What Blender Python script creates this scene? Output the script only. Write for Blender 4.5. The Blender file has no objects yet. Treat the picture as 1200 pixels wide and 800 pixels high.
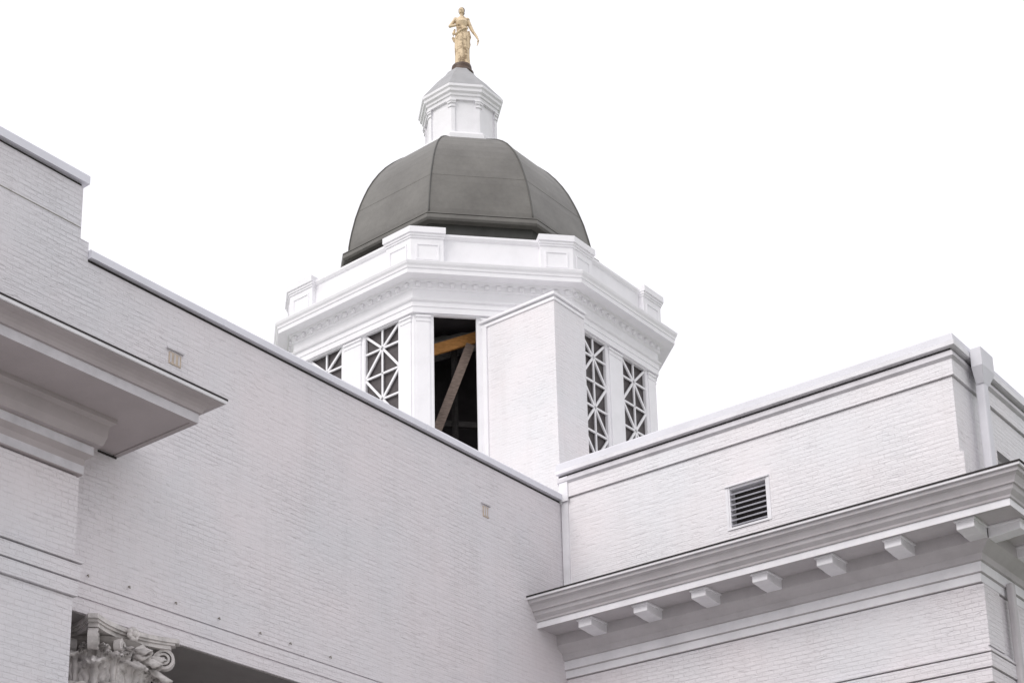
import bpy, bmesh, math, random
from mathutils import Vector, Matrix
random.seed(7)
S = bpy.context.scene

# ------------------------------------------------------------------ camera
F_PX, PX, PY = 1960.3, 411.9, 824.3
YAW, PIT, ROL = .7338, .2842, .0046
cam = bpy.data.objects.new('camera', bpy.data.cameras.new('camera'))
S.collection.objects.link(cam)
cyaw, syaw = math.cos(YAW), math.sin(YAW)
fh = Vector((-syaw, cyaw, 0)); rt = Vector((cyaw, syaw, 0)); up0 = Vector((0, 0, 1))
fw = fh*math.cos(PIT) + up0*math.sin(PIT)
up1 = -fh*math.sin(PIT) + up0*math.cos(PIT)
R_ = rt*math.cos(ROL) + up1*math.sin(ROL)
U_ = -rt*math.sin(ROL) + up1*math.cos(ROL)
m = Matrix((( R_.x, U_.x, -fw.x, 16.93517), (R_.y, U_.y, -fw.y, -24.76288), (R_.z, U_.z, -fw.z, 1.6), (0, 0, 0, 1)))
cam.matrix_world = m
cam.data.sensor_width = 36
cam.data.lens = 36*F_PX/1200
cam.data.shift_x = (600-PX)/1200
cam.data.shift_y = (PY-400)/1200
cam.data.clip_end = 3000
S.camera = cam

# ------------------------------------------------------------------ sky, sun, exposure (bright overcast)
SUN_EL, SUN_AZ = math.radians(43), math.radians(186)     # azimuth clockwise from +Y, where the sun stands
w = bpy.data.worlds.new('World'); S.world = w; w.use_nodes = True
nt = w.node_tree; nt.nodes.clear()
o = nt.nodes.new('ShaderNodeOutputWorld'); bg = nt.nodes.new('ShaderNodeBackground')
sk = nt.nodes.new('ShaderNodeTexSky'); sk.sky_type = 'NISHITA'; sk.sun_disc = False
sk.sun_elevation = SUN_EL; sk.sun_rotation = SUN_AZ; sk.dust_density = 4
mx = nt.nodes.new('ShaderNodeMix'); mx.data_type = 'RGBA'; mx.inputs[0].default_value = .93
mx.inputs[7].default_value = (12.2, 12.05, 12.5, 1)                    # even white cloud cover over the sky
nt.links.new(sk.outputs[0], mx.inputs[6]); nt.links.new(mx.outputs[2], bg.inputs[0])
bg.inputs[1].default_value = .10; nt.links.new(bg.outputs[0], o.inputs[0])
sl = bpy.data.lights.new('sun', 'SUN'); sl.energy = 1.5; sl.angle = math.radians(30); sl.color = (1, .97, .94)
sun = bpy.data.objects.new('sun', sl); S.collection.objects.link(sun)
sd = Vector((math.sin(SUN_AZ)*math.cos(SUN_EL), math.cos(SUN_AZ)*math.cos(SUN_EL), math.sin(SUN_EL)))
sun.rotation_euler = sd.to_track_quat('Z', 'Y').to_euler(); sun.location = (30, -40, 60)
vs = S.view_settings; vs.view_transform = 'Standard'; vs.look = 'None'; vs.gamma = 1; vs.exposure = -0.06

# ------------------------------------------------------------------ materials
def newmat(name):
    mt = bpy.data.materials.new(name); mt.use_nodes = True
    n = mt.node_tree; return mt, n, n.nodes['Principled BSDF']
def noise(n, scale, detail=4, vec=None, rough=.55):
    t = n.nodes.new('ShaderNodeTexNoise'); t.inputs['Scale'].default_value = scale
    t.inputs['Detail'].default_value = detail; t.inputs['Roughness'].default_value = rough
    if vec: n.links.new(vec, t.inputs['Vector'])
    return t
def ramp(n, src, p0, c0, p1, c1):
    r = n.nodes.new('ShaderNodeValToRGB'); e = r.color_ramp.elements
    e[0].position = p0; e[0].color = (*c0, 1); e[1].position = p1; e[1].color = (*c1, 1)
    n.links.new(src, r.inputs[0]); return r
def mixc(n, f, a, b, mode='MIX'):
    k = n.nodes.new('ShaderNodeMix'); k.data_type = 'RGBA'; k.blend_type = mode
    for s, v in ((0, f), (6, a), (7, b)):
        if hasattr(v, 'links'): n.links.new(v, k.inputs[s])
        elif isinstance(v, tuple): k.inputs[s].default_value = (*v, 1)
        else: k.inputs[s].default_value = v
    return k.outputs[2]
def mathn(n, op, a, b):
    k = n.nodes.new('ShaderNodeMath'); k.operation = op
    for s, v in ((0, a), (1, b)):
        if hasattr(v, 'links'): n.links.new(v, k.inputs[s])
        else: k.inputs[s].default_value = v
    return k.outputs[0]
def worldpos(n):
    g = n.nodes.new('ShaderNodeNewGeometry'); return g.outputs['Position']

def painted_brick(name, base, bump=1.0):
    mt, n, b = newmat(name)
    pos = worldpos(n)
    sp = n.nodes.new('ShaderNodeSeparateXYZ'); n.links.new(pos, sp.inputs[0])
    u = mathn(n, 'ADD', sp.outputs[0], sp.outputs[1])
    wob = noise(n, 1.3, 3, pos)
    zz = mathn(n, 'ADD', sp.outputs[2], mathn(n, 'MULTIPLY', wob.outputs[0], .035))
    cb = n.nodes.new('ShaderNodeCombineXYZ'); n.links.new(u, cb.inputs[0]); n.links.new(zz, cb.inputs[1])
    br = n.nodes.new('ShaderNodeTexBrick'); n.links.new(cb.outputs[0], br.inputs['Vector'])
    br.inputs['Scale'].default_value = 1; br.inputs['Brick Width'].default_value = .215
    br.inputs['Row Height'].default_value = .076; br.inputs['Mortar Size'].default_value = .009
    br.inputs['Mortar Smooth'].default_value = .6
    br.inputs['Color1'].default_value = (1, 1, 1, 1); br.inputs['Color2'].default_value = (.72, .72, .72, 1)
    br.inputs['Mortar'].default_value = (0, 0, 0, 1)
    # long thin streaks where the paint filled or left the joints
    mp = n.nodes.new('ShaderNodeMapping'); n.links.new(cb.outputs[0], mp.inputs[0]); mp.inputs['Scale'].default_value = (2.6, 14.5, 1)
    st = noise(n, 1.0, 4, mp.outputs[0], .6)
    patch = noise(n, .55, 4, pos)
    pr = ramp(n, patch.outputs[0], .38, (.25,)*3, .62, (1,)*3)
    fine = noise(n, 38, 3, pos)
    h = mathn(n, 'ADD', mathn(n, 'MULTIPLY', br.outputs['Color'], mathn(n, 'MULTIPLY', pr.outputs[0], .62)),
              mathn(n, 'ADD', mathn(n, 'MULTIPLY', mathn(n, 'MULTIPLY', st.outputs[0], mathn(n, 'ADD', pr.outputs[0], .5)), 1.35), mathn(n, 'MULTIPLY', fine.outputs[0], .35)))
    # scattered short chips and open joints
    mp3 = n.nodes.new('ShaderNodeMapping'); n.links.new(cb.outputs[0], mp3.inputs[0]); mp3.inputs['Scale'].default_value = (4.2, 15, 1); mp3.inputs['Location'].default_value = (7.3, 2.1, 0)
    ch = noise(n, 1.0, 3, mp3.outputs[0], .5); big = noise(n, .8, 3, pos)
    chm = mathn(n, 'ADD', ch.outputs[0], mathn(n, 'MULTIPLY', mathn(n, 'SUBTRACT', big.outputs[0], .5), .45))
    cr = ramp(n, chm, .62, (0,)*3, .70, (1,)*3)
    h = mathn(n, 'SUBTRACT', h, mathn(n, 'MULTIPLY', cr.outputs[0], .5))
    bp = n.nodes.new('ShaderNodeBump'); bp.inputs['Strength'].default_value = .8*bump
    bp.inputs['Distance'].default_value = .014
    n.links.new(h, bp.inputs['Height']); n.links.new(bp.outputs[0], b.inputs['Normal'])
    # paint colour: slightly pink and grey cast patches, thin dirty joints
    tint = noise(n, .32, 5, pos)
    c1 = ramp(n, tint.outputs[0], .35, tuple(x*y for x, y in zip(base, (.93, .945, .955))), .64, tuple(x*y for x, y in zip(base, (1.0, .965, .965))))
    jr = ramp(n, st.outputs[0], .30, (.76, .74, .75), .44, (1, 1, 1))
    c2 = mixc(n, .38, c1.outputs[0], jr.outputs[0], 'MULTIPLY')
    jj = ramp(n, br.outputs['Color'], 0, (.90, .885, .88), .6, (1, 1, 1))
    c3 = mixc(n, .42, c2, jj.outputs[0], 'MULTIPLY')
    # rain streaks of dirt running down
    mp2 = n.nodes.new('ShaderNodeMapping'); n.links.new(cb.outputs[0], mp2.inputs[0]); mp2.inputs['Scale'].default_value = (3.5, .35, 1)
    rn = noise(n, 1, 4, mp2.outputs[0]); rr = ramp(n, rn.outputs[0], .30, (.90, .89, .88), .5, (1, 1, 1))
    c4 = mixc(n, .35, c3, rr.outputs[0], 'MULTIPLY')
    crr = ramp(n, chm, .63, (1, 1, 1), .72, (.80, .785, .775))
    c4 = mixc(n, .14, c4, crr.outputs[0], 'MULTIPLY')
    n.links.new(c4, b.inputs['Base Color']); b.inputs['Roughness'].default_value = .62
    return mt

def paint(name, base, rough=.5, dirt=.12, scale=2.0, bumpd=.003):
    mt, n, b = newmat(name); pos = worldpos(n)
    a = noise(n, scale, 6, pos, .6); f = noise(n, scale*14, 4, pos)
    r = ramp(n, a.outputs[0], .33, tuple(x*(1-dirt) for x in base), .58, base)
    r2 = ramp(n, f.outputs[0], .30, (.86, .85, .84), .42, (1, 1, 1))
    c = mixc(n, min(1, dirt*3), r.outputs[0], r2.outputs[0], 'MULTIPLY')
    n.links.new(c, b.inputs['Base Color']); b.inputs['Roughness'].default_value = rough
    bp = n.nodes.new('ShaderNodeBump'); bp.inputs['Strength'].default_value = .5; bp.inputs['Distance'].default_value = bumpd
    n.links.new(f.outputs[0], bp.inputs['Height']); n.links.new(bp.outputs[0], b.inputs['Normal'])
    return mt

M = {}
M['brick'] = painted_brick('painted_brick', (.755, .735, .76))
M['brick_lit'] = painted_brick('painted_brick_lit', (.825, .81, .83), .8)  # brighter copy of the wall brick, sunlit tone put into the colour
M['trim'] = paint('white_trim_paint', (.83, .82, .85))
M['trim_old'] = paint('weathered_trim_paint', (.64, .62, .65), .6, .16, 3)
M['wing_flash'] = paint('wing_flashing', (.68, .675, .72), .45, .08, 1.2)
M['soffit'] = paint('shade_toned_soffit_paint', (.46, .415, .42), .7, .10, 1.5)  # part of the shade under the overhang is put into this grey
M['capital'] = paint('weathered_capital_paint', (.70, .665, .65), .7, .35, 6, .01)
M['capital_deep'] = paint('capital_recess_shade', (.30, .275, .26), .8, .3, 6, .01)  # shade of the recess behind the leaves, put into the bell's colour
M['tower'] = paint('tower_paint', (.87, .86, .885), .5, .05)
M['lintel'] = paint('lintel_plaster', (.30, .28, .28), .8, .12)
M['mesh'] = paint('dark_screen', (.085, .073, .075), .6, .35, 4)
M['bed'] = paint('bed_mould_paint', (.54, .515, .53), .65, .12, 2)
M['flash'] = paint('metal_flashing', (.76, .76, .82), .45, .06, 1.2)
M['black'] = paint('flat_black', (.035, .03, .03), .9)
M['dark'] = paint('interior_shade', (.035, .03, .032), .9, .4)
M['louvre'] = paint('louvre_paint', (.55, .545, .60), .5)
M['tan'] = paint('tan_terracotta', (.60, .50, .41), .8, .2, 8)
M['tan_bronze'] = paint('grime', (.30, .28, .25), .8, .2, 8)
M['concrete'] = paint('concrete_paving', (.42, .41, .40), .85, .15, .6)  # out of view, lightened to bounce light upward
M['roofing'] = paint('pale_bounce_roofing', (.60, .60, .60), .9, .2, .7)  # out of view, kept pale to bounce light onto the tower
M['glass'] = paint('dark_window_pane', (.03, .035, .04), .12, .1)
M['grass'] = paint('lawn', (.07, .10, .04), .9, .4, .5)

mt, n, b = newmat('dome_metal'); pos = worldpos(n)
a = noise(n, .9, 6, pos, .6); r = ramp(n, a.outputs[0], .32, (.125, .118, .108), .68, (.178, .170, .156))
f = noise(n, 9, 5, pos); r2 = ramp(n, f.outputs[0], .35, (.84, .85, .84), .6, (1, 1, 1))
n.links.new(mixc(n, .5, r.outputs[0], r2.outputs[0], 'MULTIPLY'), b.inputs['Base Color'])
b.inputs['Roughness'].default_value = .48
bp = n.nodes.new('ShaderNodeBump'); bp.inputs['Strength'].default_value = .4; bp.inputs['Distance'].default_value = .02
n.links.new(a.outputs[0], bp.inputs['Height']); n.links.new(bp.outputs[0], b.inputs['Normal'])
M['dome'] = mt
M['rib'] = paint('dome_rib_metal', (.085, .083, .076), .55, .3)
M['dome_dark'] = paint('dark_dome_metal', (.055, .055, .05), .6, .3)
mt, n, b = newmat('gilded_bronze'); pos = worldpos(n)
a = noise(n, 5, 6, pos, .65); r = ramp(n, a.outputs[0], .36, (.26, .18, .10), .50, (.72, .57, .38))
n.links.new(r.outputs[0], b.inputs['Base Color']); b.inputs['Metallic'].default_value = .1; b.inputs['Roughness'].default_value = .6
M['gold'] = mt
M['bronze'] = paint('dark_bronze', (.10, .06, .04), .5, .3, 10)

def wood(name, c0, c1):
    mt, n, b = newmat(name); pos = n.nodes.new('ShaderNodeTexCoord').outputs['Object']
    mp = n.nodes.new('ShaderNodeMapping'); n.links.new(pos, mp.inputs[0]); mp.inputs['Scale'].default_value = (2, 2, 14)
    a = noise(n, 3, 5, mp.outputs[0]); r = ramp(n, a.outputs[0], .35, c0, .65, c1)
    n.links.new(r.outputs[0], b.inputs['Base Color']); b.inputs['Roughness'].default_value = .8
    return mt
M['wood_orange'] = wood('new_timber', (.34, .15, .04), (.56, .27, .08))
M['wood_grey'] = wood('old_timber', (.13, .098, .082), (.24, .18, .15))
M['wood_black'] = wood('black_post', (.022, .02, .02), (.05, .045, .043))  # near-black timber tone
M['wood_dark'] = wood('grey_timber', (.14, .13, .13), (.26, .25, .25))  # plain grey timber tone

# ------------------------------------------------------------------ helpers
COL = S.collection
def thing(name, label, cat, loc=(0, 0, 0), rotz=0, group=None):
    o = bpy.data.objects.new(name, None); COL.objects.link(o); o.empty_display_size = .3
    o.location = loc; o.rotation_euler = (0, 0, rotz); o['label'] = label; o['category'] = cat
    if group: o['group'] = group
    bpy.context.view_layer.update()
    return o
def obj(name, bm, mat, parent=None, smooth=False, bevel=0, label=None):
    """bmesh in world coordinates (unless parent is rotated: then local)"""
    bmesh.ops.recalc_face_normals(bm, faces=bm.faces)
    me = bpy.data.meshes.new(name); bm.to_mesh(me); bm.free()
    o = bpy.data.objects.new(name, me); COL.objects.link(o); me.materials.append(M[mat] if isinstance(mat, str) else mat)
    if smooth:
        for p in me.polygons: p.use_smooth = True
    if parent:
        o.parent = parent
        # geometry is authored in world space: bring it into the chain's space
        p = parent; off = Vector((0, 0, 0))
        while p: off += p.location; p = p.parent
        if not parent.get('_local'): me.transform(Matrix.Translation(-off))
    if bevel:
        md = o.modifiers.new('bevel', 'BEVEL'); md.width = bevel; md.segments = 2; md.limit_method = 'ANGLE'; md.angle_limit = math.radians(40)
    if label: o['label'] = label
    return o
def box(bm, x0, x1, y0, y1, z0, z1):
    v = [bm.verts.new((x, y, z)) for z in (z0, z1) for x, y in ((x0, y0), (x1, y0), (x1, y1), (x0, y1))]
    for f in ((0, 3, 2, 1), (4, 5, 6, 7), (0, 1, 5, 4), (1, 2, 6, 5), (2, 3, 7, 6), (3, 0, 4, 7)):
        bm.faces.new([v[i] for i in f])
def prism(bm, poly, z0, z1):
    a = [bm.verts.new((p[0], p[1], z0)) for p in poly]; b = [bm.verts.new((p[0], p[1], z1)) for p in poly]
    k = len(poly); bm.faces.new(a[::-1]); bm.faces.new(b)
    for i in range(k): bm.faces.new((a[i], a[(i+1) % k], b[(i+1) % k], b[i]))
def obox(bm, o, ex, ey, ez, a0, a1, b0, b1, c0, c1):
    """box in a local frame o + a*ex + b*ey + c*ez"""
    v = [bm.verts.new(o + ex*a + ey*b + ez*c) for c in (c0, c1) for a, b in ((a0, b0), (a1, b0), (a1, b1), (a0, b1))]
    for f in ((0, 3, 2, 1), (4, 5, 6, 7), (0, 1, 5, 4), (1, 2, 6, 5), (2, 3, 7, 6), (3, 0, 4, 7)):
        bm.faces.new([v[i] for i in f])
def beam(bm, p0, p1, wd, th, upv=Vector((0, 0, 1))):
    p0, p1 = Vector(p0), Vector(p1); d = (p1-p0); L = d.length; d.normalize()
    s = d.cross(upv)
    if s.length < 1e-3: s = d.cross(Vector((1, 0, 0)))
    s.normalize(); t = s.cross(d)
    obox(bm, p0, d, s, t, 0, L, -wd/2, wd/2, -th/2, th/2)
def tube(bm, pts, rad, seg=10, cap=True):
    rings = []
    for i, p in enumerate(pts):
        p = Vector(p); a = Vector(pts[max(i-1, 0)]); b = Vector(pts[min(i+1, len(pts)-1)])
        d = (b-a).normalized(); s = d.cross(Vector((0, 0, 1)))
        if s.length < 1e-3: s = Vector((1, 0, 0))
        s.normalize(); t = s.cross(d)
        r = rad[i] if isinstance(rad, (list, tuple)) else rad
        rings.append([bm.verts.new(p + (s*math.cos(q) + t*math.sin(q))*r) for q in [2*math.pi*k/seg for k in range(seg)]])
    for i in range(len(rings)-1):
        for k in range(seg): bm.faces.new((rings[i][k], rings[i][(k+1) % seg], rings[i+1][(k+1) % seg], rings[i+1][k]))
    if cap: bm.faces.new(rings[0][::-1]); bm.faces.new(rings[-1])
def sweep(bm, prof, path):
    """prof: list of (p, z) outward offset and height, closed loop; path: function p -> list of (x, y)"""
    rows = [[bm.verts.new((x, y, z)) for x, y in path(p)] for p, z in prof]
    k = len(prof)
    for i in range(k):
        a, b = rows[i], rows[(i+1) % k]
        for j in range(len(a)-1): bm.faces.new((a[j], a[j+1], b[j+1], b[j]))
    bm.faces.new([r[0] for r in rows]); bm.faces.new([r[-1] for r in rows][::-1])

# path functions (outward offset p)
XW = 7.8                                    # right wing's outer corner
def wing_path(x0=-.02, xw=XW, yend=14):
    return lambda p: [(x0, -p), (xw+p, -p), (xw+p, yend)]
XP, YP = .57, -12.02                        # pavilion's front plane and its corner
def pav_path(p): return [(-.02, YP+p), (XP+p, YP+p), (XP+p, -30)]

# ------------------------------------------------------------------ ground
bm = bmesh.new(); box(bm, -900, 900, -900, 900, -.5, 0)
g = obj('ground', bm, 'grass'); g['kind'] = 'structure'
bm = bmesh.new(); box(bm, .6, 60, -60, -.1, -.3, .004); g = obj('pavement', bm, 'concrete'); g['kind'] = 'structure'

# ------------------------------------------------------------------ main block
mb = thing('courthouse_block', 'long white painted brick wall block with stepped parapet and columned porch at left', 'building', (-11, -12, 0))
bm = bmesh.new()
G = .03      # groove depth
def wallA_prof(z0, z1, xb, grooves):
    pr = [(xb, z0), (0, z0)]
    for zg, hh in grooves: pr += [(0, zg-hh/2), (-G, zg-hh/2), (-G, zg+hh/2), (0, zg+hh/2)]
    return pr + [(0, z1), (xb, z1)]
def slabA(bm, prof, y0, y1):
    a = [bm.verts.new((x, y0, z)) for x, z in prof]; b = [bm.verts.new((x, y1, z)) for x, z in prof]
    k = len(prof); bm.faces.new(a); bm.faces.new(b[::-1])
    for i in range(k): bm.faces.new((a[i], b[i], b[(i+1) % k], a[(i+1) % k]))
slabA(bm, wallA_prof(9.07, 14.29, -1.5, [(9.28, .022), (9.50, .022)]), -30, 0.0)      # wall over the porch
box(bm, -.4, 0, -30, -11.78, 14.29, 15.43)                                           # raised parapet
box(bm, -.4, 0, -11.78, -11.63, 14.29, 14.60)
box(bm, -3.99, 0, -2.2, 0, 0, 9.07)
box(bm, -22, -1.5, -30, 0, 11.2, 14.0)
box(bm, -22, -1.5, 0.0, 25, 11.2, 14.0)
box(bm, -22, -4, -30, 25, 0, 11.2)
box(bm, -4, -.001, -.0, 25, 0, 11.2); box(bm, -1.5, -.001, 0.001, 25, 11.2, 14.29)
obj('wall', bm, 'brick', mb)
bm = bmesh.new(); box(bm, -21.9, -.45, -29.9, 24.9, 14.004, 14.05); obj('roof', bm, 'roofing', mb)
bm = bmesh.new(); box(bm, -3.99, -1.51, -12, -2.2, 10.9, 11.19); box(bm, -3.99, -3.9, -12, -2.2, 0, 10.9); obj('porch_ceiling', bm, 'dark', mb)  # near-black colour stands in for deep shade inside the porch
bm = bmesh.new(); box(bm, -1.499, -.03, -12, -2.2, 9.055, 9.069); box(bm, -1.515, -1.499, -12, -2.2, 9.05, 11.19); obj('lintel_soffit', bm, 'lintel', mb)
# pavilion that stands proud at the left
bm = bmesh.new()
def pw(z0, z1, out):
    return [(-1.5, z0), (out, z0), (out, z1), (-1.5, z1)]
def pav_box(bm, p, z0, z1):
    box(bm, -3.98, XP+p, -30, YP+p, z0, z1)
pav_box(bm, 0, 0, 8.98); pav_box(bm, -.03, 8.98, 9.0); pav_box(bm, .045, 9.0, 9.2); pav_box(bm, -.03, 9.2, 9.222)
pav_box(bm, .06, 9.222, 9.43); pav_box(bm, -.03, 9.43, 9.452)
pav_box(bm, .085, 9.452, 9.50); pav_box(bm, 0, 9.50, 10.66); pav_box(bm, -.03, 10.66, 10.69)
obj('pavilion_wall', bm, 'brick', mb)
# its heavy cornice
prof = [(1.34, 11.83), (1.335, 11.785), (1.30, 11.772), (1.24, 11.755), (1.185, 11.725), (1.15, 11.69), (1.135, 11.655), (1.13, 11.64), (1.09, 11.635), (1.09, 11.50), (1.02, 11.50), (1.02, 11.515),
        (.33, 11.515), (.33, 11.45), (.26, 11.41), (.245, 11.24), (.21, 11.14), (.20, 11.125), (.12, 11.12), (.12, 10.98), (.05, 10.92), (.035, 10.82),
        (.035, 10.70), (-.5, 10.70), (-.5, 11.93), (-.45, 11.94)]
bm = bmesh.new(); sweep(bm, prof, pav_path)
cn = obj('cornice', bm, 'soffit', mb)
bm = bmesh.new(); sweep(bm, [(1.365, 11.835), (1.36, 11.795), (1.342, 11.79), (1.342, 11.835)], pav_path); obj('lip', bm, 'trim', cn)
bm = bmesh.new(); sweep(bm, [(1.372, 11.862), (1.372, 11.837), (-.45, 11.947), (-.45, 11.975)], pav_path); obj('flashing', bm, 'black', cn)
bm = bmesh.new(); sweep(bm, [(1.096, 11.633), (1.096, 11.497), (1.088, 11.497), (1.088, 11.633)], pav_path); obj('fascia', bm, 'trim_old', cn)
for za, zb, pp in ((10.985, 11.105, .124), (10.71, 10.83, .04)):
    bm = bmesh.new(); sweep(bm, [(pp, zb), (pp, za), (pp-.02, za), (pp-.02, zb)], pav_path); obj('fillet', bm, 'trim_old', cn)
bm = bmesh.new(); box(bm, -.001, .02, -11.28, -10.95, 11.47, 11.495); obj('soffit_gap', bm, 'black', cn)
# coping
def coping(z0, z1, y0, y1, x0=-.46, proud=.07):
    b = bmesh.new(); prof = [(x0, z1-.01), (x0, z0), (proud, z0), (proud+.004, z1-.03), (proud-.02, z1)]
    slabA(b, prof, y0, y1)
    y = y1-1.7
    while y > y0+.5: box(b, proud-.05, proud+.009, y, y+.05, z0-.004, z1-.022); y -= 2.44
    return b
obj('coping', coping(14.338, 14.475, -11.625, .0), 'flash', mb)
obj('coping', coping(15.475, 15.63, -30, -11.72), 'flash', mb)
bm = bmesh.new(); box(bm, -.4, -.012, -11.62, 0, 14.29, 14.338); box(bm, -.4, -.02, -30, -11.8, 15.43, 15.475); obj('coping_gap_shadow', bm, 'black', mb)  # black strips paint the shadow line under the copings
bm = bmesh.new(); box(bm, -.001, .006, -30, -11.79, 14.76, 14.772); obj('joint_line', bm, 'tan_bronze', mb)
# two small wall vents and anchor pins
for (y, z, wd, hh) in ((-9.93, 13.42, .24, .19), (-2.40, 13.37, .17, .20)):
    b = bmesh.new(); box(b, -.02, .012, y-wd/2, y+wd/2, z-hh/2, z+hh/2)
    v = obj('wall_vent', b, 'tan', mb)
    b = bmesh.new(); box(b, .0, .035, y-wd/2-.05, y+wd/2+.04, z+hh/2+.03, z+hh/2+.055); obj('hood', b, 'trim_old', v)
    b = bmesh.new()
    for k in range(3): box(b, .012, .018, y-wd/2+.02+k*wd/3, y-wd/2+.045+k*wd/3, z-hh/2+.02, z+hh/2-.02)
    obj('slot', b, 'trim_old', v)
for (y, z) in ((-10.62, 9.66), (-9.75, 9.66), (-8.9, 9.65), (-8.05, 9.64), (-7.4, 9.64), (-11.35, 9.62), (-6.5, 9.64)):
    b = bmesh.new(); tube(b, [(-.02, y, z), (.03, y, z), (.036, y, z-.03)], .011, 6); obj('anchor_pin', b, 'tan_bronze', mb)

# ------------------------------------------------------------------ porch column
col = thing('porch_column', 'weathered white leafy column capital under the porch lintel at lower left', 'column', (-.64, -10.55, 0))
cx0, cy0 = -.64, -10.55
def lathe(bm, c, prof, seg=32, mod=None):
    rings = []
    for r, z in prof:
        rings.append([bm.verts.new((c[0]+(r*(mod(k/seg, z) if mod else 1))*math.cos(2*math.pi*k/seg), c[1]+(r*(mod(k/seg, z) if mod else 1))*math.sin(2*math.pi*k/seg), z)) for k in range(seg)])
    for i in range(len(rings)-1):
        for k in range(seg): bm.faces.new((rings[i][k], rings[i][(k+1) % seg], rings[i+1][(k+1) % seg], rings[i+1][k]))
    bm.faces.new(rings[0][::-1]); bm.faces.new(rings[-1])
bm = bmesh.new(); lathe(bm, (cx0, cy0), [(.56+.05*math.cos(t/10*math.pi/2), .62+t*.71) for t in range(11)], 96, lambda u, z: 1-.035*abs(math.sin(u*math.pi*24)))
obj('shaft', bm, 'trim', col, True)
bm = bmesh.new(); box(bm, cx0-.8, cx0+.8, cy0-.8, cy0+.8, .0041, .25); lathe(bm, (cx0, cy0), [(.78, .25), (.82, .33), (.78, .41), (.68, .43), (.66, .50), (.72, .54), (.72, .59), (.62, .62)], 48)
obj('base', bm, 'trim', col)
# bell
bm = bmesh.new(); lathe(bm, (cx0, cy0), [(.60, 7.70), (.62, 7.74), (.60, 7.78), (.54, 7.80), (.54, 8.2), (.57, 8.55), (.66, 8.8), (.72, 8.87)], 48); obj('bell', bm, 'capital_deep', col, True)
# abacus with concave sides
def abacus(h, cor, dip):
    pts = []
    for s in range(4):
        a = s*math.pi/2; c, sn = math.cos(a), math.sin(a)
        for k in range(13):
            t = -1+2*k/12; y = t*(h-cor*.55); x = h-dip*(1-t*t)
            x = x if abs(t) < 1 else h-.0
            pts.append((cx0+x*c-y*sn, cy0+x*sn+y*c))
    return pts
bm = bmesh.new()
prism(bm, abacus(.75, .17, .17), 8.90, 8.955); prism(bm, abacus(.79, .17, .17), 8.957, 8.99); prism(bm, abacus(.83, .17, .18), 8.992, 9.054)
obj('abacus', bm, 'capital', col)
# leaves: curled acanthus blades
def leaf(ang, z0, h, r0, curl, wd, mat='capital'):
    b = bmesh.new(); nseg, nw = 20, 12; rows = []
    for i in range(nseg+1):
        t = i/nseg
        zz = z0 + h*math.sin(min(t, .80)/.80*math.pi/2)
        rr = r0 + .05*t + curl*max(0, (t-.45)/.55)**1.6
        if t > .80: zz -= (t-.80)/.20*h*.20; rr += .015*(t-.8)/.2
        ww = wd*(.65+.5*math.sin(t*math.pi*.8))*(1 if t < .85 else (1-(t-.85)/.15*.55))
        ww *= 1+.22*math.sin(t*34)
        row = []
        for j in range(nw+1):
            s = -1+2*j/nw
            rib = .030*math.cos(s*math.pi*3)+.055*(1-abs(s))**.5
            a = ang + s*ww/(2*rr)*1.0
            R2 = rr + rib
            row.append(b.verts.new((cx0+R2*math.cos(a), cy0+R2*math.sin(a), zz - .02*abs(s))))
        rows.append(row)
    for i in range(nseg):
        for j in range(nw): b.faces.new((rows[i][j], rows[i][j+1], rows[i+1][j+1], rows[i+1][j]))
    o = obj('leaf', b, mat, col, True)
    md = o.modifiers.new('solid', 'SOLIDIFY'); md.thickness = .035; md.offset = -1
    return o
for k in range(8):
    leaf(math.radians(22.5+45*k), 7.80, .42, .56, .24, .36)
for k in range(8):
    leaf(math.radians(45*k), 7.95, .60, .57, .30, .34)
for k in range(8):
    leaf(math.radians(22.5+45*k), 8.22, .42, .59, .24, .24)
for k in range(16):
    leaf(math.radians(11.25+22.5*k), 8.42, .26, .60, .13, .15)
def volute(ang, z, r, rc, size, width, skew=0.0):
    """stalk that rises from the bell and rolls up into a spiral band, in the vertical plane through the axis at ang"""
    b = bmesh.new(); d = Vector((math.cos(ang+skew), math.sin(ang+skew), 0)); d0 = Vector((math.cos(ang), math.sin(ang), 0)); s = d.cross(Vector((0, 0, 1)))
    c = Vector((cx0, cy0, z)) + d0*r; pts = []
    for i in range(10):
        t = i/9; pts.append((c + d*(-(r-rc)*(1-t)**1.0 - 0*t) + Vector((0, 0, -size*3.2*(1-t)**1.8 + size*(1-(1-t)**2))), .022, width*(.5+.5*t)))
    for i in range(1, 44):
        th = i/43*math.pi*4.2; rr = size*(1-.86*i/43)
        pts.append((c + d*(math.sin(th)*rr) + Vector((0, 0, math.cos(th)*rr)), .022*(1-.5*i/43), width*(1+.25*i/43)))
    rows = []
    for i, (p, h, wd) in enumerate(pts):
        a_ = pts[max(i-1, 0)][0]; b_ = pts[min(i+1, len(pts)-1)][0]; tg = (b_-a_).normalized(); nn = tg.cross(s).normalized()
        rows.append([b.verts.new(p+s*sx*wd/2+nn*sy*h) for sx, sy in ((-1, -1), (-1, 1), (-.6, .55), (.6, .55), (1, 1), (1, -1))])
    for i in range(len(rows)-1):
        for k in range(6): b.faces.new((rows[i][k], rows[i][(k+1) % 6], rows[i+1][(k+1) % 6], rows[i+1][k]))
    b.faces.new(rows[0]); b.faces.new(rows[-1][::-1])
    return obj('volute', b, 'capital', col)
for k in range(4):
    a = math.radians(45+90*k)
    volute(a, 8.745, .90, .52, .145, .13)
    for sgn in (-1, 1):
        volute(a-sgn*math.radians(30), 8.76, .66, .52, .095, .10, sgn*math.radians(52))
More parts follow.
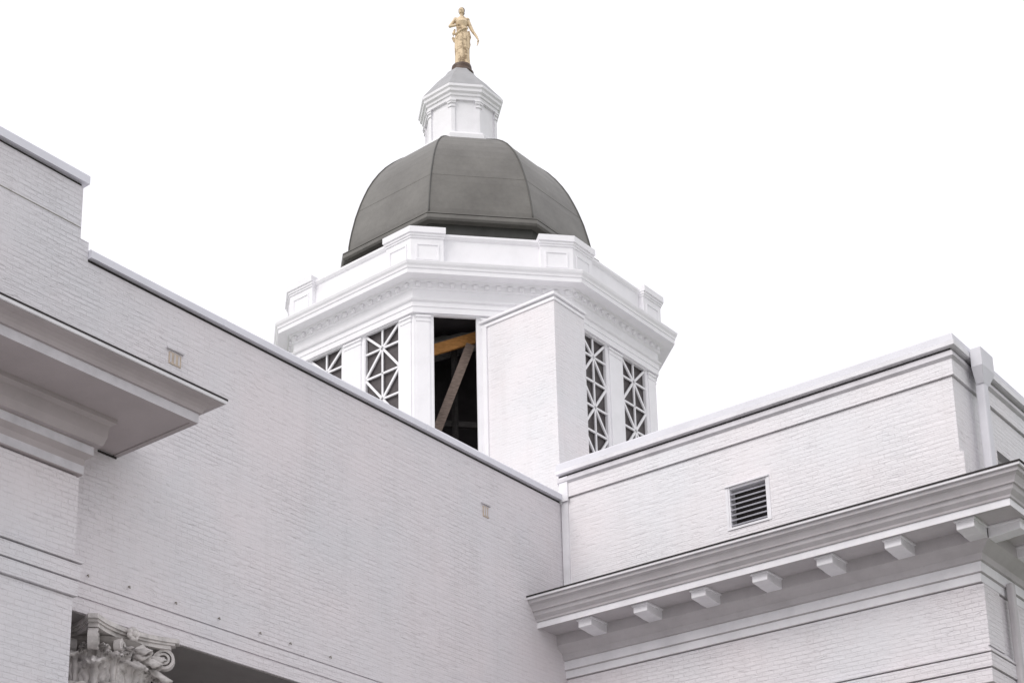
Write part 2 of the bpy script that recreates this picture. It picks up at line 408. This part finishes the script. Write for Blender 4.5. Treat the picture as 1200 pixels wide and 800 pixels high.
for k in range(8):                                   # leaf sprigs over the gaps and on the volute edges
    leaf(math.radians(45*k+9), 8.50, .24, .64, .16, .13); leaf(math.radians(45*k-9), 8.50, .24, .64, .16, .13)
for k in range(4):
    a = math.radians(90*k); b = bmesh.new(); d = Vector((math.cos(a), math.sin(a), 0)); s = Vector((-d.y, d.x, 0)); c = Vector((cx0, cy0, 8.97))+d*.70
    for j in range(7):
        q = j*2*math.pi/7; p = c + s*.065*math.cos(q) + Vector((0, 0, .065*math.sin(q)))
        bmesh.ops.create_icosphere(b, subdivisions=2, radius=.045, matrix=Matrix.Translation(p))
    bmesh.ops.create_icosphere(b, subdivisions=2, radius=.05, matrix=Matrix.Translation(c+d*.03)); obj('rosette', b, 'capital', col, True)

# ------------------------------------------------------------------ right wing
wg = thing('courthouse_wing', 'white painted brick side wing with louvred vent, bracketed cornice and outer corner', 'building', (4, 7, 0))
def wing_ring(bm, p, z0, z1, x0=0.0, y1=14, hole=None):
    box(bm, x0, XW+p, -p, y1, z0, z1)
bm = bmesh.new()
wing_ring(bm, .0, 0, 9.13); wing_ring(bm, -.02, 9.13, 9.15); wing_ring(bm, .06, 9.15, 9.365); wing_ring(bm, -.02, 9.37, 9.39)
wing_ring(bm, .085, 9.39, 9.605); wing_ring(bm, -.02, 9.605, 9.63); wing_ring(bm, .095, 9.63, 9.655); wing_ring(bm, .06, 9.655, 9.70); wing_ring(bm, .03, 9.70, 9.74); wing_ring(bm, 0.0, 9.74, 10.76)
wing_ring(bm, -.03, 10.76, 10.78); wing_ring(bm, 0, 11.0, 11.5)
obj('lower_wall', bm, 'brick', wg)
# upper wall, with recess for louvre (front) and window (side)
XU = 7.70
bm = bmesh.new()
LX0, LX1, LZ0, LZ1 = 3.55, 4.31, 12.83, 13.60
def fwall(bm, x0, x1, z0, z1, y=0.0): box(bm, x0, x1, y, y+.3, z0, z1)
fwall(bm, 0, LX0, 11.5, 14.36); fwall(bm, LX1, XU, 11.5, 14.36); fwall(bm, LX0, LX1, 11.5, LZ0); fwall(bm, LX0, LX1, LZ1, 14.36)
WY0, WY1, WZ1 = 1.66, 2.75, 13.64
box(bm, XU-.3, XU, .3, WY0, 11.5, 14.36); box(bm, XU-.3, XU, WY1, 14, 11.5, 14.36); box(bm, XU-.3, XU, WY0, WY1, WZ1, 14.36); box(bm, XU-.3, XU, WY0, WY1, 11.5, 12.2)
box(bm, XU, XU+.06, -.0, .30, 11.9, 13.03)                      # thicker base of the corner
box(bm, 0, 7.4, .3, 13.7, 13.9, 14.1); box(bm, 0, XU, 13.7, 14, 11.5, 14.36)
box(bm, -.02, XU+.04, -.04, 0.3, 14.38, 14.80); box(bm, XU-.3, XU+.04, .3, 14, 14.38, 14.80)
box(bm, 0, XU-.03, .03, .3, 14.36, 14.38); box(bm, XU-.3, XU-.03, .3, 14, 14.36, 14.38)
uw = obj('upper_wall', bm, 'brick_lit', wg)
bm = bmesh.new(); box(bm, .01, .20, -.07, -.041, 14.30, 14.80); box(bm, .02, .17, -.03, -.001, 11.9, 14.30); obj('corner_strip', bm, 'trim', wg)
# parapet cap: small bed mould, white cap moulding and sloped flashing
def up_path(p): return [(-.02, -p), (XU+p, -p), (XU+p, 14)]
bm = bmesh.new(); sweep(bm, [(.06, 14.80), (.075, 14.74), (.085, 14.70), (.042, 14.66), (-.28, 14.66), (-.28, 14.82), (.03, 14.82)], up_path); obj('bed_mould', bm, 'trim_old', wg)
bm = bmesh.new(); sweep(bm, [(.11, 14.93), (.14, 14.93), (.135, 14.855), (.10, 14.85), (-.28, 14.85), (-.28, 14.93)], up_path); obj('cap_mould', bm, 'trim', wg)
bm = bmesh.new(); sweep(bm, [(.03, 14.82), (.03, 14.85), (-.27, 14.85), (-.27, 14.82)], up_path); obj('coping_gap_shadow', bm, 'black', wg)  # black strip paints the shadow in the gap below the cap
bm = bmesh.new(); sweep(bm, [(.125, 14.94), (.115, 15.06), (.07, 15.10), (-.3, 15.09), (-.3, 14.94)], up_path); obj('coping', bm, 'wing_flash', wg)
# louvre
bm = bmesh.new(); box(bm, LX0, LX1, .2, .29, LZ0, LZ1); lv = obj('louvre', bm, 'black', wg)
bm = bmesh.new()
for k in range(7):
    z = LZ0+.055+k*.098
    obox(bm, Vector((0, .04, z)), Vector((1, 0, 0)), Vector((0, -.86, -.5)), Vector((0, -.5, .86)), LX0+.03, LX1-.03, -.034, .034, -.010, .010)
obj('slats', bm, 'louvre', lv)
bm = bmesh.new(); box(bm, LX0, LX0+.03, .0, .2, LZ0, LZ1); box(bm, LX1-.03, LX1, .0, .2, LZ0, LZ1); box(bm, LX0+.03, LX1-.03, .01, .2, LZ1-.04, LZ1)
box(bm, LX0-.05, LX1+.05, -.035, -.002, LZ1, LZ1+.03); box(bm, LX0-.05, LX0, -.012, -.001, LZ0-.04, LZ1); box(bm, LX1, LX1+.05, -.012, -.001, LZ0-.04, LZ1); box(bm, LX0, LX1, -.02, .1, LZ0-.04, LZ0)
obj('frame', bm, 'trim', lv)
# side window
bm = bmesh.new(); box(bm, XU-.26, XU-.22, WY0, WY1, 12.2, WZ1); wd = obj('window', bm, 'glass', wg)
bm = bmesh.new()
box(bm, XU-.22, XU-.12, WY0, WY0+.07, 12.2, WZ1); box(bm, XU-.22, XU-.12, WY1-.07, WY1, 12.2, WZ1); box(bm, XU-.22, XU-.12, WY0+.07, WY1-.07, WZ1-.08, WZ1)
box(bm, XU-.21, XU-.15, WY0+.07, WY1-.07, 12.85, 12.9); obj('frame', bm, 'trim_old', wd)
# bracketed cornice
prof = [(1.20, 12.06), (1.195, 12.03), (1.165, 12.02), (1.16, 11.96), (1.10, 11.93), (1.06, 11.86), (1.05, 11.83), (1.02, 11.83), (1.00, 11.76), (.94, 11.70), (.93, 11.665),
        (.90, 11.66), (.90, 11.545), (.86, 11.545), (.86, 11.56), (.30, 11.56), (.30, 11.36), (.24, 11.30), (.12, 11.22), (.10, 11.12), (.06, 11.11), (.06, 10.94), (.025, 10.93), (.025, 10.78), (-.2, 10.78), (-.2, 12.16)]
bm = bmesh.new(); sweep(bm, prof, wing_path()); cw = obj('cornice', bm, 'bed', wg)
bm = bmesh.new(); sweep(bm, [(1.225, 12.09), (1.225, 12.065), (-.1, 12.17), (-.1, 12.20)], wing_path()); obj('flashing', bm, 'black', cw)
bm = bmesh.new(); sweep(bm, [(1.21, 12.063), (1.21, 12.025), (1.19, 12.02), (1.19, 12.063)], wing_path()); obj('lip', bm, 'trim', cw)
bm = bmesh.new(); sweep(bm, [(.904, 11.657), (.904, 11.542), (.898, 11.542), (.898, 11.657)], wing_path()); obj('fascia', bm, 'trim', cw)
for za, zb, pp in ((10.945, 11.105, .064), (10.79, 10.925, .029)):
    bm = bmesh.new(); sweep(bm, [(pp, zb), (pp, za), (pp-.02, za), (pp-.02, zb)], wing_path()); obj('fillet', bm, 'trim', cw)
def modillion(bm, o, ex, ey):
    # ex along the wall, ey outward
    prof = [(.2, .235), (.2, .04), (.52, .05), (.56, .06), (.78, .075), (.80, .08), (.80, .235)]
    wds = .14
    a = [bm.verts.new(o+ex*(-wds)+ey*p+Vector((0, 0, z))) for p, z in prof]; b2 = [bm.verts.new(o+ex*wds+ey*p+Vector((0, 0, z))) for p, z in prof]
    k = len(prof); bm.faces.new(a); bm.faces.new(b2[::-1])
    for i in range(k): bm.faces.new((a[i], b2[i], b2[(i+1) % k], a[(i+1) % k]))
    obox(bm, o, ex, ey, Vector((0, 0, 1)), -wds-.025, wds+.025, .26, .83, .20, .239)
for k in range(7):
    b = bmesh.new(); modillion(b, Vector((.97+1.165*k, 0, 11.32)), Vector((1, 0, 0)), Vector((0, -1, 0)))
    obj('modillion', b, 'trim', cw, bevel=.01)
for k in range(3):
    b = bmesh.new(); modillion(b, Vector((XW, -.12+1.165*k, 11.32)), Vector((0, 1, 0)), Vector((1, 0, 0)))
    obj('modillion', b, 'trim', cw, bevel=.01)
# brick panel edge on the side face
for ya, yb in ((.0, .62), (1.35, 1.75)):
    bm = bmesh.new(); box(bm, XW+.001, XW+.05, ya, yb, 9.75, 10.755); obj('pilaster', bm, 'brick', wg)

# downspout on the side face
ds = thing('downspout', 'pale rain pipe with box head rising above the coping near the outer corner', 'rain pipe', (XU+.12, 1.0, 0))
bm = bmesh.new()
v0 = [(XU+.145, .50), (XU+.33, .50), (XU+.33, 1.02), (XU+.145, 1.02)]; v1 = [(XU+.15, .62), (XU+.27, .62), (XU+.27, .86), (XU+.15, .86)]
prism(bm, v0, 14.66, 15.00)
a = [bm.verts.new((x, y, 14.66)) for x, y in v0]; c = [bm.verts.new((x, y, 14.40)) for x, y in v1]
for i in range(4): bm.faces.new((a[i], a[(i+1) % 4], c[(i+1) % 4], c[i]))
bm.faces.new(c)
obj('rain_head', bm, 'wing_flash', ds, bevel=.01)
bm = bmesh.new(); box(bm, XU+.12, XU+.27, .64, .84, 12.1, 14.45); obj('pipe', bm, 'wing_flash', ds, bevel=.03)
bm = bmesh.new(); box(bm, XW+.06, XW+.17, .90, 1.05, .3, 11.0); obj('pipe', bm, 'bed', ds, bevel=.03)

# ------------------------------------------------------------------ tower
CX, CY = -10.48, 10.54
T4 = [(-.373, -.906), (.417, -.924), (.926, -.358), (.936, .386)]
T = T4 + [(-x, -y) for x, y in T4]
def VT(i, r): i %= 8; return Vector((CX+T[i][0]*r, CY+T[i][1]*r, 0))
def loft(bm, prof, closed=True, cap=True):
    rows = [[bm.verts.new((VT(i, r).x, VT(i, r).y, z)) for i in range(8)] for r, z in prof]
    k = len(rows)
    for i in range(k if closed else k-1):
        a, b = rows[i], rows[(i+1) % k]
        for j in range(8): bm.faces.new((a[j], a[(j+1) % 8], b[(j+1) % 8], b[j]))
    if not closed and cap: bm.faces.new(rows[0][::-1]); bm.faces.new(rows[-1])
def face_frame(i, r):
    a, b = VT(i, r), VT(i+1, r); e = (b-a); L = e.length; e.normalize(); nn = Vector((e.y, -e.x, 0))
    return a, e, nn, L
tw = thing('domed_tower', 'eight sided white belfry tower with grey ribbed dome and lattice screens', 'tower', (CX, CY, 14))
RW = 5.5
ZT, ZB = 23.74, 19.42
OP = ((.12, .405), (.595, .88))
bm = bmesh.new()
loft(bm, [(5.62, 14.06), (5.62, 19.1), (5.55, 19.16), (5.5, ZB), (5.0, ZB), (5.0, 14.06)])
for i in range(8):
    a0, e0, n0, L0 = face_frame(i-1, RW); a1, e1, n1, L1 = face_frame(i, RW)
    v = VT(i, RW); p = v - e0*L0*.12; q = v + e1*L1*.12
    vi = VT(i, RW-.16)
    prism(bm, [(p.x, p.y), (v.x, v.y), (q.x, q.y), ((q-n1*.13).x, (q-n1*.13).y), (vi.x, vi.y), ((p-n0*.13).x, (p-n0*.13).y)], ZB, ZT)
    obox(bm, a1, e1, n1, Vector((0, 0, 1)), .405*L1, .595*L1, -.13, 0, ZB, ZT)
obj('wall', bm, 'tower', tw)
for i in (7, 0, 1, 2, 3):
    a1, e1, n1, L1 = face_frame(i, RW); Z = Vector((0, 0, 1))
    for u0, u1 in ((.018*L1, .10*L1), (.43*L1, .57*L1), (.90*L1, .982*L1)):
        bm = bmesh.new()
        obox(bm, a1, e1, n1, Z, u0, u1, 0, .028, ZB, 23.52)
        obox(bm, a1, e1, n1, Z, u0-.015, u1+.015, 0, .045, 23.52, 23.56)
        obox(bm, a1, e1, n1, Z, u0, u1, 0, .032, 23.56, 23.64)
        obox(bm, a1, e1, n1, Z, u0-.03, u1+.03, 0, .065, 23.64, 23.69)
        obj('pilaster', bm, 'tower', tw)
# entablature
bm = bmesh.new()
loft(bm, [(5.52, ZT), (5.60, ZT), (5.60, 23.90), (5.625, 23.91), (5.625, 24.05), (5.68, 24.07), (5.70, 24.11), (5.60, 24.12), (5.60, 24.40), (5.64, 24.42), (5.66, 24.44), (5.66, 24.57),
          (5.73, 24.60), (5.76, 24.645), (6.06, 24.645), (6.06, 24.635), (6.085, 24.635), (6.085, 24.76), (6.11, 24.77), (6.12, 24.83), (6.16, 24.88), (6.18, 24.94), (6.18, 24.965), (5.6, 25.03), (5.36, 25.03), (5.36, ZT)])
en = obj('cornice', bm, 'tower', tw)
for i in (7, 0, 1, 2, 3):
    a1, e1, n1, L1 = face_frame(i, 5.66); k = 14
    for j in range(k):
        u = (j+.5)/k*L1; b = bmesh.new()
        obox(b, a1, e1, n1, Vector((0, 0, 1)), u-.055, u+.055, -.001, .065, 24.46, 24.56); obj('dentil', b, 'tower', en)
# parapet
bm = bmesh.new()
loft(bm, [(5.55, 24.99), (5.62, 25.0), (5.62, 25.12), (5.58, 25.14), (5.58, 25.92), (5.62, 25.94), (5.66, 26.0), (5.66, 26.06), (5.2, 26.07), (5.2, 24.99)])
pa = obj('parapet', bm, 'tower', tw)
for i in range(8):
    b = bmesh.new()
    a0, e0, n0, L0 = face_frame(i-1, 1); a1, e1, n1, L1 = face_frame(i, 1)
    def ped(r, fr, z0, z1):
        L0r, L1r = L0*r, L1*r
        v = VT(i, r); p = v-e0*(L0r*.0+fr); q = v+e1*fr
        prism(b, [(p.x, p.y), (v.x, v.y), (q.x, q.y), ((q-n1*.55).x, (q-n1*.55).y), (VT(i, r-.6).x, VT(i, r-.6).y), ((p-n0*.55).x, (p-n0*.55).y)], z0, z1)
    ped(5.80, .93, 24.992, 25.10); ped(5.74, .88, 25.10, 25.86); ped(5.77, .91, 25.86, 25.92); ped(5.80, .94, 25.92, 25.99); ped(5.84, .97, 25.99, 26.16)
    for (vv, ee, nn, sg) in ((VT(i, 5.74), e1, n1, 1), (VT(i, 5.74), e0, n0, -1)):
        d = ee*sg
        for (u0, u1, z0, z1) in ((.14, .76, 25.66, 25.70), (.14, .76, 25.22, 25.26), (.14, .18, 25.26, 25.66), (.72, .76, 25.26, 25.66)):
            obox(b, vv, d, nn, Vector((0, 0, 1)), u0, u1, -.01, .022, z0, z1)
    obj('pedestal', b, 'tower', tw)
bm = bmesh.new(); loft(bm, [(5.3, 25.2), (5.3, 25.3), (3.0, 25.5), (3.0, 25.2)]); obj('walkway', bm, 'roofing', tw)
# dome drum, gutter and shell
bm = bmesh.new(); loft(bm, [(3.80, 25.3), (3.80, 27.48)], False); obj('drum', bm, 'dome_dark', tw)
bm = bmesh.new(); loft(bm, [(3.6, 27.47), (4.02, 27.47), (4.07, 27.52), (4.07, 27.63), (3.6, 27.64)]); loft(bm, [(3.6, 27.65), (4.07, 27.655), (4.07, 27.69), (3.6, 27.70)]); obj('gutter', bm, 'dome', tw)
dp = [(3.87, 27.69), (3.86, 27.95), (3.82, 28.2), (3.77, 28.45), (3.71, 28.7), (3.65, 28.95), (3.57, 29.2), (3.48, 29.47), (3.37, 29.75), (3.23, 30.07), (3.06, 30.38), (2.86, 30.68), (2.64, 30.95), (2.38, 31.2), (2.10, 31.42), (1.80, 31.62), (1.5, 31.80), (1.3, 31.9), (1.2, 31.95)]
bm = bmesh.new(); loft(bm, dp, False)
# horizontal lock seams
dm = obj('dome', bm, 'dome', tw)
bm = bmesh.new()
for (r, z) in ((3.57, 29.20),):
    loft(bm, [(r+.003, z-.015), (r+.008, z), (r-.004, z+.012), (r-.05, z)])
obj('seam', bm, 'dome', dm)
for i in range(8):
    b = bmesh.new(); tube(b, [(VT(i, r+.005).x, VT(i, r+.005).y, z) for r, z in dp[:-1]], .024, 8); obj('rib', b, 'rib', dm, True)
# lattice screens
Z = Vector((0, 0, 1))
for fi, oi in ((0, 0), (0, 1), (2, 0), (2, 1), (3, 0), (7, 1)):
    a1, e1, n1, L1 = face_frame(fi, RW); u0, u1 = OP[oi][0]*L1, OP[oi][1]*L1
    b = bmesh.new(); hb = .033
    def bar(ua, za, ub, zb, h=hb, dep=(-.13, -.07)):
        p0 = a1+e1*ua+Z*za+n1*(-.05); p1 = a1+e1*ub+Z*zb+n1*(-.05); d = (p1-p0); L = d.length; d.normalize(); t = n1.cross(d)
        obox(b, p0, d, t, n1, 0, L, -h, h, -.02, .02)
    zs = [23.90, 22.42, 20.94, 19.46]; um = (u0+u1)/2
    for k in range(3):
        zt, zb = zs[k], zs[k+1]; zm = (zt+zb)/2
        bar(u0, zt if k else ZT-.02, um, zm); bar(u1, zt if k else ZT-.02, um, zm); bar(u0, zb, um, zm); bar(u1, zb, um, zm)
        bar(u0, zm, u1, zm, .026); bar(um, min(zt, ZT), um, zb, .026); bar(u0, zb, u1, zb, .026)
    ls = obj('lattice_screen', b, 'tower', tw)
    b = bmesh.new(); obox(b, a1, e1, n1, Z, u0, u1, -.118, -.11, ZB, ZT); obj('screen', b, 'mesh', ls)
for fi in (7, 0, 1, 2, 3):
    a1, e1, n1, L1 = face_frame(fi, RW)
    for o0, o1 in OP:
        u0, u1 = o0*L1, o1*L1; bm = bmesh.new()
        obox(bm, a1, e1, n1, Z, u0+.0, u0+.03, -.10, -.012, ZB, ZT); obox(bm, a1, e1, n1, Z, u1-.03, u1, -.10, -.012, ZB, ZT)
        obox(bm, a1, e1, n1, Z, u0, u1, -.012, .02, ZT-.03, ZT-.001)
        obj('opening_frame', bm, 'tower', tw)
# dark core added to block the sky behind, loft floor and ceiling, rough timbers in the open bay
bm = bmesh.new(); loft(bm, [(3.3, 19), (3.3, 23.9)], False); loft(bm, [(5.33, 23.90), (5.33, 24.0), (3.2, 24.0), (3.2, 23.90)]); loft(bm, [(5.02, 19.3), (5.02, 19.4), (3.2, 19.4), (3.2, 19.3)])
obj('dark_sky_blocker', bm, 'dark', tw)
a1, e1, n1, L1 = face_frame(1, RW)
def fp(u, nn, z): return a1+e1*(u*L1)+n1*nn+Z*z
bm = bmesh.new(); beam(bm, fp(.02, -.75, 22.9), fp(.55, -.75, 23.75), .08, .30); obj('timber_beam', bm, 'wood_orange', tw, label='new orange timber beam')
bm = bmesh.new(); beam(bm, fp(.115, -.6, 20.15), fp(.385, -.62, 23.25), .24, .12, n1); obj('timber_brace', bm, 'wood_grey', tw, label='leaning grey brown timber prop')
for k in range(3):
    bm = bmesh.new(); beam(bm, fp(-.05, -.95-.22*k, 23.02+.17*k), fp(.62, -.95-.22*k, 24.05+.17*k), .09, .17); obj('rafter', bm, 'wood_dark', tw)
bm = bmesh.new(); beam(bm, fp(-.05, -1.65, 23.9), fp(.7, -1.65, 25.0), .03, 1.9); obj('roof_boards', bm, 'wood_dark', tw)
bm = bmesh.new(); beam(bm, fp(.30, -1.1, 19.5), fp(.30, -1.1, 23.6), .12, .12); obj('timber_post', bm, 'wood_black', tw)
bm = bmesh.new(); beam(bm, fp(.0, -1.2, 21.2), fp(.6, -1.2, 21.2), .10, .16); obj('timber_rail', bm, 'wood_black', tw)

# ------------------------------------------------------------------ lantern on the dome
ln = thing('lantern', 'small white eight sided lantern with corner colonnettes on the dome top', 'lantern', (CX, CY, 31.9))
bm = bmesh.new(); loft(bm, [(1.25, 31.80), (1.36, 31.92), (1.36, 32.06), (1.30, 32.10), (1.28, 32.16), (1.0, 32.18)], False); obj('plinth', bm, 'tower', ln)
bm = bmesh.new(); loft(bm, [(1.09, 32.17), (1.09, 33.45)], False); obj('wall', bm, 'tower', ln)
bm = bmesh.new()
loft(bm, [(.9, 33.36), (1.17, 33.36), (1.18, 33.46), (1.22, 33.48), (1.23, 33.55), (1.29, 33.60), (1.30, 33.68), (1.345, 33.73), (1.35, 33.81), (1.30, 33.84), (.9, 33.86)])
obj('cornice', bm, 'tower', ln)
for i in range(8):
    b = bmesh.new(); a0, e0, n0, L0 = face_frame(i-1, 1); a1, e1, n1, L1 = face_frame(i, 1)
    for r0, fr, z0, z1 in ((1.16, .13, 32.163, 32.24), (1.14, .11, 32.24, 33.12), (1.17, .14, 33.12, 33.16), (1.15, .12, 33.16, 33.24), (1.19, .155, 33.24, 33.30), (1.21, .17, 33.30, 33.358)):
        v = VT(i, r0); p = v-e0*fr; q = v+e1*fr; vi = VT(i, 1.0)
        prism(b, [(p.x, p.y), (v.x, v.y), (q.x, q.y), (vi.x, vi.y)], z0, z1)
    obj('pilaster', b, 'tower', ln)
bm = bmesh.new()
loft(bm, [(1.33, 33.83), (1.26, 33.94), (1.12, 34.12), (.97, 34.32), (.82, 34.52), (.66, 34.70), (.52, 34.86), (.42, 35.02)], False); obj('roof', bm, paint('lantern_roof', (.37, .37, .38), .6, .15), ln)

# ------------------------------------------------------------------ statue
RZ = YAW
st = thing('statue', 'gilded robed woman statue with one arm lowered outward atop the lantern', 'statue', (CX+.05, CY+.04, 35.0), RZ); st['_local'] = 1; st.scale = (1.03, 1.03, 1.035)
bm = bmesh.new(); lathe(bm, (0, 0), [(.37, -.02), (.37, .06), (.33, .10), (.29, .17), (.31, .22), (.30, .30), (.26, .33)], 32); obj('pedestal', bm, 'bronze', st, True)
# figure: robe, torso, head and arms fused into one surface (local: +X picture right, -Y to the viewer)
bm = bmesh.new()
secs = [ # z, cx, rx, ry
 (.33, .04, .235, .21), (.40, .04, .225, .20), (.70, .035, .215, .19), (1.0, .03, .225, .185), (1.25, .03, .225, .18), (1.42, .035, .205, .165), (1.58, .03, .165, .135), (1.70, .025, .165, .13), (1.85, .02, .185, .14), (1.97, .02, .19, .12), (2.05, .025, .13, .09), (2.10, .03, .065, .065), (2.17, .032, .055, .06)]
rings = []; SEG = 72
for si, (z, c, rx, ry) in enumerate(secs):
    ring = []
    for k in range(SEG):
        a = 2*math.pi*k/SEG
        fold = 1
        if z < 1.5: fold = 1 + .045*math.sin(a*11+z*1.2) + .04*math.sin(a*5-1.6*z)
        elif z < 1.95: fold = 1+.025*math.sin(a*9+4*z)
        fr = rx*fold; fy = ry*fold
        bust = .055 if abs(z-1.85) < .05 and math.sin(a) < -.4 else 0
        ring.append(bm.verts.new((c+fr*math.cos(a), (fy+bust)*math.sin(a)-(.02 if z > 1 else 0), z)))
    rings.append(ring)
for i in range(len(rings)-1):
    for k in range(SEG): bm.faces.new((rings[i][k], rings[i][(k+1) % SEG], rings[i+1][(k+1) % SEG], rings[i+1][k]))
bm.faces.new(rings[0][::-1]); bm.faces.new(rings[-1])
def ball(c, r, sc=(1, 1, 1), sub=3):
    bmesh.ops.create_icosphere(bm, subdivisions=sub, radius=r, matrix=Matrix.Translation(c) @ Matrix.Diagonal((*sc, 1)))
ball((.02, -.03, 2.29), .105, (.82, .95, 1.18))                 # head
ball((.0, -.125, 2.275), .022, (.7, 1, 1.3)); ball((-.005, -.10, 2.215), .035, (1, .8, .7))   # nose, chin
ball((-.02, -.112, 2.237), .016, (1.5, .6, .5))                  # mouth
ball((-.16, -.02, 1.99), .075); ball((.20, .0, 1.99), .078)
tube(bm, [(-.16, -.02, 1.99), (-.25, -.04, 1.86), (-.335, -.07, 1.72)], [.065, .058, .05], 12)      # bent arm
ball((-.335, -.07, 1.72), .053)
tube(bm, [(-.335, -.07, 1.72), (-.24, -.17, 1.66), (-.12, -.20, 1.66)], [.048, .04, .032], 12)
ball((-.10, -.205, 1.66), .042, (1.3, .7, 1))
for q in range(4): tube(bm, [(-.08, -.215, 1.69-.02*q), (-.03, -.222, 1.69-.021*q), (-.005, -.20, 1.685-.021*q)], [.012, .011, .008], 6)
tube(bm, [(.20, 0, 1.99), (.27, .0, 1.80), (.34, -.01, 1.62), (.37, -.01, 1.56)], [.067, .06, .05, .046], 12)
ball((.37, -.01, 1.56), .047)
tube(bm, [(.37, -.01, 1.56), (.46, -.05, 1.38), (.505, -.08, 1.25)], [.045, .038, .028], 12)
ball((.515, -.085, 1.19), .042, (.7, .8, 1.4))
for q in range(4): tube(bm, [(.515-.008*q, -.10+.022*q, 1.15), (.51-.008*q, -.105+.022*q, 1.08), (.492-.008*q, -.105+.022*q, 1.03)], [.0125, .012, .009], 6)
tube(bm, [(.50, -.115, 1.19), (.475, -.13, 1.13), (.465, -.125, 1.09)], [.013, .012, .009], 6)
tube(bm, [(-.19, -.05, 1.62), (-.235, -.06, 1.45), (-.25, -.06, 1.30), (-.22, -.05, 1.16)], [.03, .05, .045, .02], 10)     # gathered drapery at the hip
tube(bm, [(.24, .03, 1.62), (.265, .04, 1.4), (.25, .04, 1.15), (.22, .03, .9)], [.03, .05, .045, .02], 10)
tube(bm, [(-.19, -.10, 1.40), (-.05, -.19, 1.47), (.12, -.17, 1.58), (.2, -.06, 1.66)], [.03, .035, .035, .03], 10)       # sash fold
fig = obj('figure', bm, 'gold', st, True)
md = fig.modifiers.new('remesh', 'REMESH'); md.mode = 'VOXEL'; md.voxel_size = .011; md.use_smooth_shade = True
md = fig.modifiers.new('smooth', 'SMOOTH'); md.iterations = 2
dg = bpy.context.evaluated_depsgraph_get(); me = bpy.data.meshes.new_from_object(fig.evaluated_get(dg)); fig.modifiers.clear(); fig.data = me
me.materials.clear(); me.materials.append(M['gold'])
bm = bmesh.new()
ball2 = lambda c, r, sc: bmesh.ops.create_icosphere(bm, subdivisions=3, radius=r, matrix=Matrix.Translation(c) @ Matrix.Diagonal((*sc, 1)))
ball2((.03, .0, 2.335), .108, (.92, .95, .95)); ball2((.07, .085, 2.30), .058, (1, 1, 1)); ball2((.085, -.02, 2.30), .05, (.7, 1.1, 1.3)); ball2((-.035, -.0, 2.31), .05, (.7, 1.1, 1.2))
obj('hair', bm, 'bronze', st, True)
del st['_local']

# ------------------------------------------------------------------ brick shaft against the tower
bx = thing('roof_shaft', 'plain white brick shaft with thin flat coping standing against the tower', 'roof structure', (-5.8, 7.4, 14.05))
bm = bmesh.new(); box(bm, -7.05, -4.67, 6.8, 8.15, 19.40, 23.36); box(bm, -7.05, -4.64, 6.77, 8.16, 14.06, 19.40); box(bm, -7.04, -4.69, 6.82, 8.14, 23.36, 23.40)
obj('wall', bm, 'brick_lit', bx)
bm = bmesh.new(); box(bm, -7.045, -4.65, 6.78, 8.16, 23.40, 23.48); box(bm, -7.03, -4.69, 6.83, 8.13, 23.48, 23.52); obj('cap_course', bm, 'tower', bx)
bm = bmesh.new(); box(bm, -7.02, -4.62, 6.73, 8.2, 23.53, 23.60); obj('coping', bm, 'tower', bx)
bm = bmesh.new(); box(bm, -6.93, -6.80, 6.75, 6.80, 14.06, 23.40); obj('edge_board', bm, 'tower', bx)
